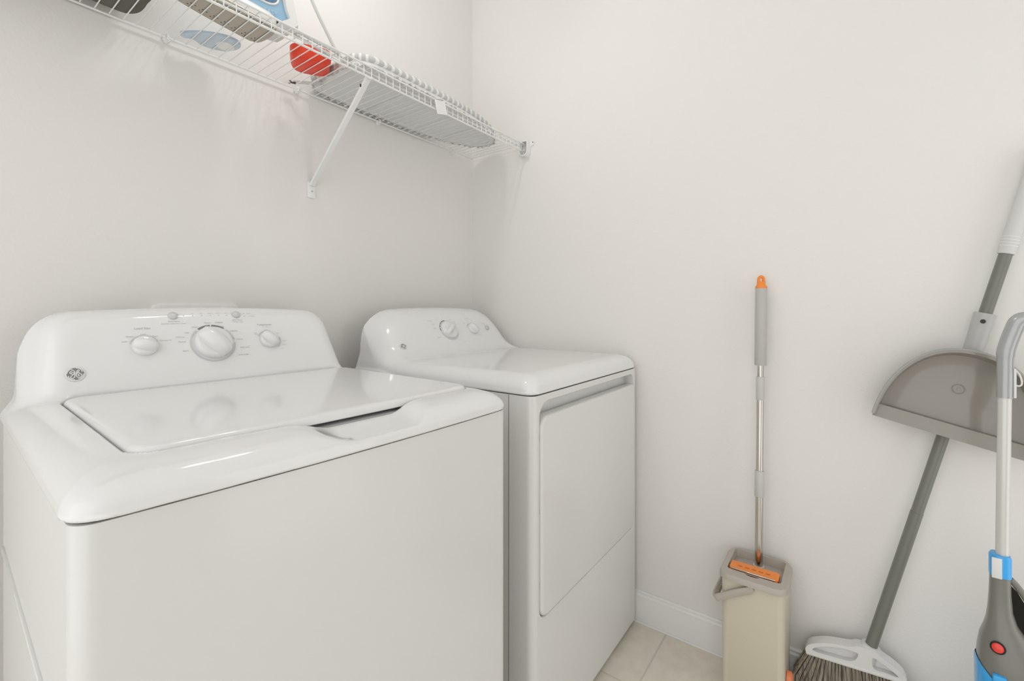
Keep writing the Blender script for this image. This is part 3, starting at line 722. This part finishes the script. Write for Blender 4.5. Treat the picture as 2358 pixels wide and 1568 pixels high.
# ---- dark bundle at the left end
def fb(x, y, z):
    d = rbox2(x - 0.135, y - 1.300, 0.215, 0.072, 0.040)
    d = smax(d, np.abs(z - (ZT + 0.060)) - 0.060, 0.03)
    wr = 0.004*np.sin(x*46 + 6*np.sin(y*23))*np.clip((z - ZT - 0.004)/0.03, 0, 1)
    return d + wr + np.maximum(0, -(z - ZT))*1.0
bo = sdf_object('cloth_bundle', fb, (-0.10, 1.11, ZT - 0.003), (0.37, 1.385, ZT + 0.135), 0.006, CLOTH, None, 2)
tag(bo, 'dark olive grey cloth bundle at the left end of the wire shelf', 'cloth')

# ---- tabletop ironing board
IB = thing('ironing_board', 'tabletop ironing board, grey mesh underside, chevron cover, lying on the shelf', 'ironing board', (1.14, 1.235, ZT))
half = [(0.770, 0.085), (0.776, 0.108), (0.790, 0.127), (0.814, 0.140), (0.86, 0.146), (1.0, 0.147), (1.15, 0.144), (1.27, 0.134), (1.37, 0.115), (1.44, 0.090), (1.49, 0.058), (1.514, 0.025)]
bpoly = [(x, 1.238 - y) for x, y in half] + [(x, 1.238 + y) for x, y in half[::-1]]
bpoly = [(p.x, p.y) for p in smooth_path([(x, y, 0) for x, y in bpoly], 3, True)]
bm = B(); lv = []
for o, z in ((0.012, 0.020), (0.003, 0.021), (0.0, 0.026), (0.0, 0.034), (0.004, 0.041), (0.014, 0.045), (0.03, 0.046)): lv.append([Vector((*p, ZT + z)) for p in inset(bpoly, o)])
add_rings(bm, lv, cap0=False); build('cover', bm, CHEV, IB, 60)
bm = B(); rim = inset(bpoly, 0.018)
lv = [[Vector((*p, ZT + z)) for p in inset(bpoly, o)] for o, z in ((0.006, 0.022), (0.004, 0.019), (0.004, 0.012), (0.008, 0.0090), (0.024, 0.0078), (0.0275, 0.0088), (0.0275, 0.013))]
add_rings(bm, lv, cap0=False, cap1=False); build('rim_frame', bm, WIRE, IB, 40)
bm = B(); add_prism(bm, inset(bpoly, 0.027), ZT + 0.0115, ZT + 0.013); build('mesh_panel', bm, MESH, IB, None)
for x in (0.990, 1.058, 1.085, 1.212, 1.338):
    bm = B(); add_box(bm, (x, 1.252, ZT + 0.0098), (0.008, 0.215, 0.004), 0.0010); build('leg_bar', bm, WIRE, IB, 40)
bm = B()
for k in range(len(bpoly)//2):          # elastic ruffle of the cover, gathered under the rim
    pass
rr2 = inset(bpoly, 0.0035); pts = []
for k, p in enumerate(rr2):
    q = rr2[(k + 1) % len(rr2)]; L_ = math.dist(p, q); m_ = max(1, int(L_/0.006))
    for j in range(m_):
        t_ = j/m_; pts.append((p[0] + (q[0] - p[0])*t_, p[1] + (q[1] - p[1])*t_))
w3 = [Vector((x, y, ZT + 0.0085 + 0.0022*math.sin(i*1.7) + 0.0015*math.sin(i*0.63))) for i, (x, y) in enumerate(pts)]
add_tube(bm, w3, [0.0030 + 0.0014*math.sin(i*2.3) for i in range(len(w3))], 6, True); build('gathered_hem', bm, CHEV, IB, 60)
bm = B(); MTg = frame((1.076, 1.0815, 1.780), (0.97, 0, 0.24), (-0.24, 0.04, 0.97), (0, -1, 0.04)); add_box(bm, (0, 0, 0), (0.047, 0.044, 0.0008), M=MTg)
add_box(bm, (0.0, 0.026, -0.008), (0.047, 0.0008, 0.018), M=MTg); tg = build('care_label', bm, PAPER, IB)
bm = B()
for k in range(8): add_box(bm, (0, 0.018 - k*0.005, 0.0005), (0.036, 0.0006, 0.0002), M=MTg)
build('label_lines', bm, PRINT_L, tg)
bm = B(); MT2 = frame((0.752, 1.322, ZT + 0.0012), (0.68, -0.73, 0), (0.73, 0.68, 0), (0, 0, 1)); add_box(bm, (0, 0, 0), (0.085, 0.020, 0.0014), 0.0004, M=MT2); h2 = build('plastic_hang_tag', bm, TAGC, IB)
bm = B()
for p in ([(-0.055, 0.004), (-0.040, 0.012), (-0.036, -0.004), (-0.05, -0.002)], [(-0.062, 0.006), (-0.055, 0.009), (-0.055, 0.003)], [(-0.052, -0.004), (-0.046, -0.004), (-0.048, -0.016), (-0.054, -0.014)]):
    add_prism(bm, p, -0.0014, -0.0008, MT2)
build('tag_print', bm, BLACK, h2)

# ================================================================== MOP AND BUCKET
K = thing('mop_bucket', 'beige square mop bucket with taupe rim by the right wall', 'bucket', (1.475, 0.212, 0))
def shell(levels):
    return [[Vector((x, y, z)) for x, y in rrect(x0, y0, x1, y1, r, 5)] for x0, y0, x1, y1, r, z in levels]
bm = B(); add_rings(bm, shell([(1.407, 0.139, 1.552, 0.285, 0.02, 0.0), (1.402, 0.134, 1.556, 0.290, 0.02, 0.006), (1.400, 0.133, 1.558, 0.290, 0.02, 0.350), (1.403, 0.136, 1.555, 0.287, 0.018, 0.350), (1.405, 0.139, 1.553, 0.285, 0.018, 0.008)]))
build('bucket_body', bm, BEIGE, K, 40)
bm = B(); xo0, xo1, yo0, yo1 = 1.387, 1.566, 0.126, 0.296
add_rings(bm, shell([(xo0 + 0.014, yo0 + 0.008, xo1 - 0.009, yo1 - 0.007, 0.02, 0.3535), (xo0, yo0, xo1, yo1, 0.030, 0.3545), (xo0, yo0, xo1, yo1, 0.030, 0.364), (xo0 + 0.004, yo0 + 0.004, xo1 - 0.003, yo1 - 0.004, 0.027, 0.3695),
    (xo0 + 0.010, yo0 + 0.010, xo1 - 0.006, yo1 - 0.010, 0.022, 0.370), (xo0 + 0.038, yo0 + 0.018, xo1 - 0.010, yo1 - 0.017, 0.010, 0.370), (xo0 + 0.040, yo0 + 0.022, xo1 - 0.014, yo1 - 0.021, 0.010, 0.345)]), cap0=False, cap1=False)
add_box(bm, (1.511, 0.211, 0.3465), (0.082, 0.130, 0.004), 0.001)
build('rim_collar', bm, TAUPE, K, 40)
bm = B(); Mo = frame((1.456, 0.213, 0.3665), (0, -1, 0), (1, 0, 0), (0, 0, 1)); add_prism(bm, rrect(-0.062, -0.024, 0.062, 0.022, [0.004, 0.004, 0.010, 0.010], 4), -0.012, 0.006, Mo, 0.004, 3); wb = build('wringer_bar', bm, ORANGE, K, 40)
bm = B()
for k in range(5): add_prism(bm, rrect(-0.006 + (k - 2)*0.0175, -0.0075, 0.006 + (k - 2)*0.0175, -0.0028, 0.002, 3), 0.0058, 0.0064, Mo)
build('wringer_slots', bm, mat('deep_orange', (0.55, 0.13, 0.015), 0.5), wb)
bm = B(); add_tube(bm, [(1.438, 0.270, 0.367), (1.428, 0.264, 0.3722), (1.428, 0.164, 0.3722), (1.438, 0.157, 0.367)], 0.0022, 8); build('wringer_wire', bm, CHROME, K, 60)
bm = B(); q = [(-0.018, 0.0), (0.018, 0.0), (0.010, -0.005), (0.0, -0.0065), (-0.010, -0.005)]; add_prism(bm, q, 0.0, 0.0006, frame((1.421, 0.213, 0.3698), (0, -1, 0), (1, 0, 0), (0, 0, 1))); build('pour_notch', bm, mat('painted_notch_shade', (0.10, 0.06, 0.035), 0.6), K)  # flat dark patch; the notch's shade is put into its colour
# swing handle
bm = B(); hp = smooth_path([(1.393, 0.213, 0.345), (1.391, 0.250, 0.325), (1.391, 0.293, 0.297), (1.397, 0.303, 0.290), (1.425, 0.307, 0.288), (1.480, 0.307, 0.288), (1.545, 0.307, 0.288), (1.562, 0.302, 0.291), (1.567, 0.288, 0.300), (1.567, 0.213, 0.345)], 4)
add_tube(bm, hp, 0.01, flat=(0.0095, 0.0035), up=(0, 0, 1)); hn = build('swing_handle', bm, TAUPE, K, 50)
for x, d in ((1.3995, -1), (1.5585, 1)):
    bm = B(); add_lathe(bm, [(0.009, 0), (0.009, 0.009), (0.0001, 0.010)], axis_frame((x, 0.213, 0.345), (d, 0, 0)), 16); build('handle_pivot', bm, TAUPE, K, 50)
bm = B()
for k in range(9): add_box(bm, (1.425 + k*0.012, 0.3025, 0.288), (0.004, 0.003, 0.014))
build('grip_ribs', bm, TAUPE, hn)
bm = B(); add_lathe(bm, [(0.017, 0), (0.017, 0.010), (0.012, 0.014), (0.0001, 0.015)], axis_frame((1.450, 0.1325, 0.108), (0, -1, 0)), 20); build('drain_plug', bm, mat('salmon_plug', (0.85, 0.25, 0.10), 0.4), K, 50)

MP = thing('flat_mop', 'flat mop with grey grip and orange hanging cap, standing in the beige bucket', 'mop', (1.508, 0.212, 0.012))
mb, mt_ = Vector((1.508, 0.2115, 0.03)), Vector((1.548, 0.2075, 1.214))
mz = lambda z: mb.lerp(mt_, (z - 0.03)/(1.214 - 0.03))
bm = B(); add_box(bm, (1.506, 0.2115, 0.150), (0.014, 0.110, 0.275), 0.004); build('mop_plate', bm, GREYC, MP)
bm = B(); add_box(bm, (1.524, 0.2115, 0.150), (0.014, 0.112, 0.270), 0.006); build('mop_pad', bm, mat('microfibre', (0.6, 0.6, 0.58), 0.95), MP)
bm = B(); add_tube(bm, [mz(0.30), mz(0.62)], 0.0108, 20); add_tube(bm, [mz(0.62), mz(0.88)], 0.0098, 20); add_tube(bm, [mz(0.88), mz(0.96)], 0.0086, 20); build('pole', bm, CHROME, MP, 60)
for z0, z1, r in ((0.558, 0.634, 0.0128), (0.843, 0.912, 0.0115)):
    bm = B(); add_tube(bm, [mz(z0), mz(z0 + 0.001), mz(z1 - 0.001), mz(z1)], [r*0.96, r, r, r*0.96], 24); build('pole_collar', bm, GREYC, MP, 40)
bm = B(); add_tube(bm, [mz(0.946), mz(0.947), mz(1.1755), mz(1.1765)], [0.0155, 0.0162, 0.0160, 0.0154], 28); build('grip', bm, GREYP, MP, 40)
Mc = axis_frame(mz(1.176), mt_ - mb)
bm = B(); add_lathe(bm, [(0.0160, 0), (0.0163, 0.004), (0.0140, 0.008), (0.0100, 0.013), (0.0085, 0.020), (0.0001, 0.022)], Mc, 28); c0 = mz(1.1765)
ud = Vector((0.45, -0.89, 0))
add_tube(bm, smooth_path([c0 + ud*a + Vector((0, 0, b)) for a, b in ((-0.0075, 0.006), (-0.0070, 0.022), (-0.0055, 0.031), (0.0, 0.0345), (0.0055, 0.031), (0.0070, 0.022), (0.0075, 0.006))], 5), 0.0045, 10); build('hanging_cap', bm, ORANGE, MP, 60)
bm = B(); add_tube(bm, [mz(0.350), mz(0.356)], 0.0155, 24); build('pole_socket', bm, GREYC, MP, 40)

# ================================================================== BROOM AND DUSTPAN
BR = thing('broom', 'broom with dark grey handle and white head, leaning on the right wall', 'broom', (1.528, -0.02, 0))
hb, ht = Vector((1.528, -0.0455, 0.205)), Vector((1.564, -0.360, 1.480))
hl = lambda t_: hb.lerp(ht, t_)
def at_z(z): return hl((z - hb.z)/(ht.z - hb.z))
bm = B(); add_tube(bm, [at_z(0.205), at_z(0.60)], 0.0132, 20); add_tube(bm, [at_z(0.60), at_z(1.49)], 0.0124, 20); build('handle', bm, BROOMH, BR, 60)
bm = B(); add_tube(bm, [at_z(1.245), at_z(1.247), at_z(1.48), at_z(1.49)], [0.0150, 0.0158, 0.0155, 0.010], 24); gr = build('grip', bm, mat('pale_grey_grip', (0.64, 0.64, 0.625), 0.5), BR, 40)
for k in range(4):
    p = at_z(1.262 + k*0.007); bm = B(); add_tube(bm, [p, p + (ht - hb).normalized()*0.0022], 0.0164, 20); build('grip_ring', bm, BROOMW, gr, 40)
# head: local frame a along -y (right in the photo), b up, lower edge slightly rising to the right
tl = math.radians(4.5)
MH = frame((1.528, -0.010, 0.170), (0, -math.cos(tl), math.sin(tl)), (0, math.sin(tl), math.cos(tl)), (-1, 0, 0))
outl = smooth_path([(-0.103, 0.0, 0), (-0.102, 0.011, 0), (-0.088, 0.025, 0), (-0.05, 0.040, 0), (0.0, 0.048, 0), (0.016, 0.055, 0), (0.052, 0.054, 0), (0.064, 0.044, 0), (0.088, 0.030, 0), (0.108, 0.013, 0), (0.112, 0.0, 0)], 4)
bm = B(); poly = [(p.x, p.y) for p in outl]; poly = poly[::-1]
holeL = [(p.x, p.y) for p in smooth_path([(-0.086, 0.0085, 0), (-0.068, 0.024, 0), (-0.03, 0.036, 0), (0.008, 0.038, 0), (0.016, 0.030, 0), (0.000, 0.011, 0), (-0.04, 0.0075, 0)], 5, True)]
holeR = [(p.x, p.y) for p in smooth_path([(0.047, 0.036, 0), (0.066, 0.029, 0), (0.096, 0.007, 0), (0.070, 0.0075, 0), (0.047, 0.010, 0)], 5, True)]
add_frame_plate(bm, poly, [holeL, holeR], 0.004, 0.021, MH)
add_prism(bm, [(p[0]*0.985, p[1]*0.96) for p in poly], -0.016, 0.0045, MH)
add_box(bm, (0.0045, -0.002, 0.0015), (0.216, 0.011, 0.043), 0.004, M=MH)
hd = build('broom_head', bm, BROOMW, BR, 35)
bm = B(); ds = (ht - hb).normalized(); add_tube(bm, [hb - ds*0.030, hb - ds*0.004, hb + ds*0.018, hb + ds*0.0185, hb + ds*0.026, hb + ds*0.0265], [0.0200, 0.0188, 0.0180, 0.0200, 0.0200, 0.0170], 24); build('handle_socket', bm, BROOMW, hd, 40)
bm = B()
for row, zz in enumerate((-0.013, -0.004, 0.006, 0.015)):
    for k in range(30):
        a = -0.098 + 0.206*(k + 0.5*(row % 2))/29.5
        fl = a/0.100
        for s_ in range(5):
            ja, jz = random.uniform(-1, 1)*0.0022, random.uniform(-1, 1)*0.0022
            top = MH @ Vector((a + ja*0.6, 0.0, zz + jz*0.6))
            ea = a + (-0.095*fl*fl if fl < 0 else 0.012*fl) + ja*3.2; L_ = 0.158 + 0.010*fl*0.0 + random.uniform(-0.003, 0.003)
            bot = MH @ Vector((ea, -L_, zz*1.25 + jz*3))
            bot.z = max(bot.z, 0.002); bot.x = min(bot.x, RX - 0.018)
            mid = top.lerp(bot, 0.5) + Vector((0, (0.004 if fl < 0 else -0.001)*abs(fl), 0))
            bot.y = min(bot.y, 0.1235 - random.random()*0.006); mid.y = min(mid.y, 0.1235 - random.random()*0.004)
            add_tube(bm, [top, mid, bot], [0.0016, 0.0019, 0.0011], 4)
bo = build('bristles', bm, BRIS, hd, 60); bo['kind'] = 'stuff'

DP = thing('dustpan', 'dark grey half-round dustpan clipped to the broom handle', 'dustpan', tuple(at_z(0.83)))
ax = (ht - hb).normalized(); sx = Vector((0, -ax.z, ax.y)).normalized(); nn = sx.cross(ax).normalized()
if nn.x > 0: nn = -nn
c0 = at_z(0.806) + Vector((-0.030, 0, 0)); MPn = frame(c0, sx, ax, nn)
def pan_out(s, n=36):
    pts = []
    for k in range(n + 1):
        a = PI*k/n; ca, sa = math.cos(a), math.sin(a)
        pts.append((0.1455*s*math.copysign(abs(ca)**0.90, ca), 0.006 + 0.208*s*abs(sa)**0.95))
    return pts
bm = B()
def pan_ring(s, z, y0=0.006):
    return [MPn @ Vector((x, max(y, y0), z)) for x, y in pan_out(s)]
lv = [pan_ring(1.0, -0.016), pan_ring(1.012, 0.016), pan_ring(1.0, 0.019), pan_ring(0.968, 0.019), pan_ring(0.955, 0.010), pan_ring(0.93, -0.006), pan_ring(0.80, -0.013), pan_ring(0.45, -0.0135), pan_ring(0.02, -0.0135)]
vr = [[bm.verts.new(p) for p in r] for r in lv]
for i in range(len(vr) - 1):
    for j in range(len(vr[0]) - 1): face(bm, (vr[i][j], vr[i][j+1], vr[i+1][j+1], vr[i+1][j]))
bk = [bm.verts.new(p) for p in pan_ring(0.97, -0.018)]
for j in range(len(bk) - 1): face(bm, (vr[0][j], vr[0][j+1], bk[j+1], bk[j]))
face(bm, bk)
build('pan_tray', bm, PAN, DP, 50)
# bevelled lip along the mouth
bm = B(); q = [(-0.1395, 0.032, 0.004), (-0.1450, 0.000, 0.012), (0.1450, 0.000, 0.012), (0.1395, 0.032, 0.004)]
f_ = [MPn @ Vector(p) for p in q]; b_ = [MPn @ (Vector(p) + Vector((0, 0, -0.012))) for p in q]
add_rings(bm, [f_, b_]); build('pan_lip', bm, mat('grey_pan_lip', (0.30, 0.285, 0.25), 0.3), DP, 20)
bm = B(); p0 = at_z(1.012) + Vector((-0.006, 0, 0)); p1 = at_z(1.103)
add_tube(bm, [p0 - ax*0.006, p0, p0.lerp(p1, 0.5), p1, p1 + ax*0.0015], [0.0175, 0.0185, 0.0192, 0.0205, 0.0200], 24); sk = build('handle_clip', bm, PANC, DP, 40)
bm = B(); ph = p0.lerp(p1, 0.80); dcam = (Vector((0, 0, 1.12)) - ph); dcam -= ax*dcam.dot(ax); dcam.normalize(); dcam = (dcam + Vector((-0.15, 0.0, 0))).normalized()
add_lathe(bm, [(0.0050, 0.0), (0.0050, 0.0024), (0.0001, 0.0025)], axis_frame(ph + dcam*0.0188, dcam), 16); build('clip_hole', bm, BLACK, sk, 40)
bm = B()
pr = pan_out(1.0); up_ = [p for p in pr]
rimp = [MPn @ Vector((x, y, 0.017)) for x, y in pan_out(1.005)]
add_tube(bm, rimp, 0.0028, 8); bm2 = B(); add_tube(bm2, [MPn @ Vector((0.011*math.cos(2*PI*k/28) - 0.004, 0.118 + 0.011*math.sin(2*PI*k/28), -0.0130)) for k in range(28)], 0.0012, 8, True); add_lathe(bm2, [(0.0035, -0.0138), (0.0030, -0.0122), (0.0001, -0.0120)], MPn @ Matrix.Translation((-0.004, 0.118, 0)), 16); build('embossed_mark', bm2, PAN, DP, 50)
build('pan_rim', bm, mat('grey_pan_rim', (0.36, 0.36, 0.345), 0.25), DP, 50)

# ================================================================== STICK VACUUM
VX = 1.40
V = thing('stick_vacuum', 'upright grey and blue stick vacuum with a red button at the right edge', 'vacuum cleaner', (VX, -0.28, 0))
bm = B(); add_tube(bm, [(VX, -0.2665, 0.585), (VX, -0.2700, 0.945)], 0.0108, 20); build('tube', bm, POLEW, V, 60)
bm = B(); pts = smooth_path([(VX, -0.2700, 0.928), (VX, -0.2705, 0.97), (VX, -0.2712, 1.018), (VX, -0.2745, 1.040), (VX, -0.2830, 1.072), (VX, -0.2905, 1.091), (VX, -0.3060, 1.0965), (VX, -0.345, 1.094), (VX, -0.378, 1.078), (VX, -0.386, 1.045), (VX, -0.370, 1.005), (VX, -0.335, 0.985)], 6)
add_tube(bm, pts, [0.0130 if i < 12 else 0.0142 for i in range(len(pts))], 20); hg = build('loop_handle', bm, VACH, V, 60)
bm = B(); add_box(bm, (VX - 0.002, -0.2835, 0.960), (0.014, 0.0045, 0.062), 0.0015); add_tube(bm, smooth_path([(VX - 0.002, -0.285, 0.988), (VX - 0.002, -0.2915, 0.978), (VX - 0.002, -0.2945, 0.962), (VX - 0.002, -0.292, 0.955), (VX - 0.002, -0.2855, 0.955)], 4), 0.0016, 8); build('cord_hook', bm, BROOMW, hg, 40)
# body
def ring_e(z, y0, y1, dx, dc=0.0, n=28, p=2.6):
    cy, hy = (y0 + y1)/2, (y1 - y0)/2; r = []
    for k in range(n):
        a = 2*PI*k/n; c_, s_ = math.cos(a), math.sin(a)
        r.append(Vector((VX + dc + dx*math.copysign(abs(c_)**(2/p), c_), cy + hy*math.copysign(abs(s_)**(2/p), s_), z)))
    return r
bm = B(); add_rings(bm, [ring_e(0.06, -0.320, -0.236, 0.040, 0.01), ring_e(0.20, -0.338, -0.228, 0.052), ring_e(0.321, -0.338, -0.2270, 0.055), ring_e(0.36, -0.336, -0.2275, 0.052), ring_e(0.384, -0.330, -0.2290, 0.048), ring_e(0.412, -0.316, -0.2325, 0.041), ring_e(0.432, -0.300, -0.2385, 0.034), ring_e(0.452, -0.288, -0.2425, 0.027), ring_e(0.477, -0.2815, -0.2448, 0.0215), ring_e(0.51, -0.2795, -0.2465, 0.0185), ring_e(0.545, -0.2785, -0.2475, 0.0175), ring_e(0.575, -0.2785, -0.2475, 0.0165)])
build('body', bm, VACG, V, 60)
bm = B(); add_rings(bm, [ring_e(0.549, -0.2800, -0.2463, 0.0185), ring_e(0.589, -0.2800, -0.2463, 0.0180), ring_e(0.594, -0.278, -0.2485, 0.0165)]); nc = build('neck_collar', bm, VACB, V, 50)
bm = B(); add_box(bm, (VX - 0.0185, -0.2550, 0.569), (0.003, 0.0155, 0.043), 0.001); build('release_catch', bm, BROOMW, nc, 40)
bm = B(); band = []
for z, g in ((0.285, 0.0012), (0.345, 0.0020), (0.358, 0.0020), (0.364, 0.0006)):
    r = ring_e(z, -0.338 - g, -0.2270 + g, 0.0555 + g)
    band.append([Vector((v.x, v.y, v.z + 1.0*(v.y + 0.2270)*(1.0 if v.x < VX else 0.9))) for v in r])
add_rings(bm, band, cap0=False, cap1=False); build('blue_band', bm, VACB, V, 60)
Mb = axis_frame((VX - 0.040, -0.2525, 0.4125), (-1, 0.25, 0.25)); bm = B(); add_lathe(bm, [(0.0118, -0.012), (0.0118, 0.001), (0.0095, 0.0015)], Mb, 28); bz = build('button_bezel', bm, BLACKG, V, 50)
bm = B(); add_lathe(bm, [(0.0090, 0.0), (0.0090, 0.0028), (0.006, 0.0042), (0.0001, 0.0046)], Mb, 28); build('power_button', bm, REDB, bz, 60)
bm = B(); add_box(bm, (VX - 0.0500, -0.2530, 0.349), (0.012, 0.0205, 0.026), 0.003); build('cup_release', bm, VACB, V, 40)
# hand grip loop of the removable hand vacuum
bm = B(); add_tube(bm, smooth_path([(VX, -0.278, 0.545), (VX, -0.290, 0.530), (VX, -0.306, 0.500), (VX, -0.318, 0.455), (VX, -0.322, 0.410), (VX, -0.315, 0.375)], 5), 0.006, 12); build('hand_grip', bm, VACG, V, 60)
bm = B(); add_prism(bm, [(-0.2785, 0.532), (-0.288, 0.522), (-0.302, 0.494), (-0.314, 0.452), (-0.318, 0.410), (-0.300, 0.420), (-0.2785, 0.455)], -0.006, 0.006, frame((VX + 0.004, 0, 0), (0, 1, 0), (0, 0, 1), (1, 0, 0))); build('smoked_panel', bm, BLACKG, V, 30)
bm = B()
for k in range(5): add_box(bm, (VX - 0.046 + k*0.001, -0.3125, 0.385 - k*0.012), (0.02, 0.014, 0.003), 0.001)
build('air_vents', bm, BLACK, V)
bm = B(); add_box(bm, (VX - 0.02, -0.285, 0.033), (0.11, 0.26, 0.060), 0.02, 3); build('floor_head', bm, VACG, V, 40)
bm = B(); cc = Vector((1.508, -0.185, 0.084))
for q in range(2):
    add_tube(bm, [cc + Vector((0.006*q + 0.004*math.sin(2*a), 0.046*math.cos(a) + 0.004*q, 0.080*math.sin(a) - 0.003*q)) for a in [2*PI*k/40 for k in range(40)]], 0.0036, 8, True)
build('power_cord', bm, BLACK, V, 60)
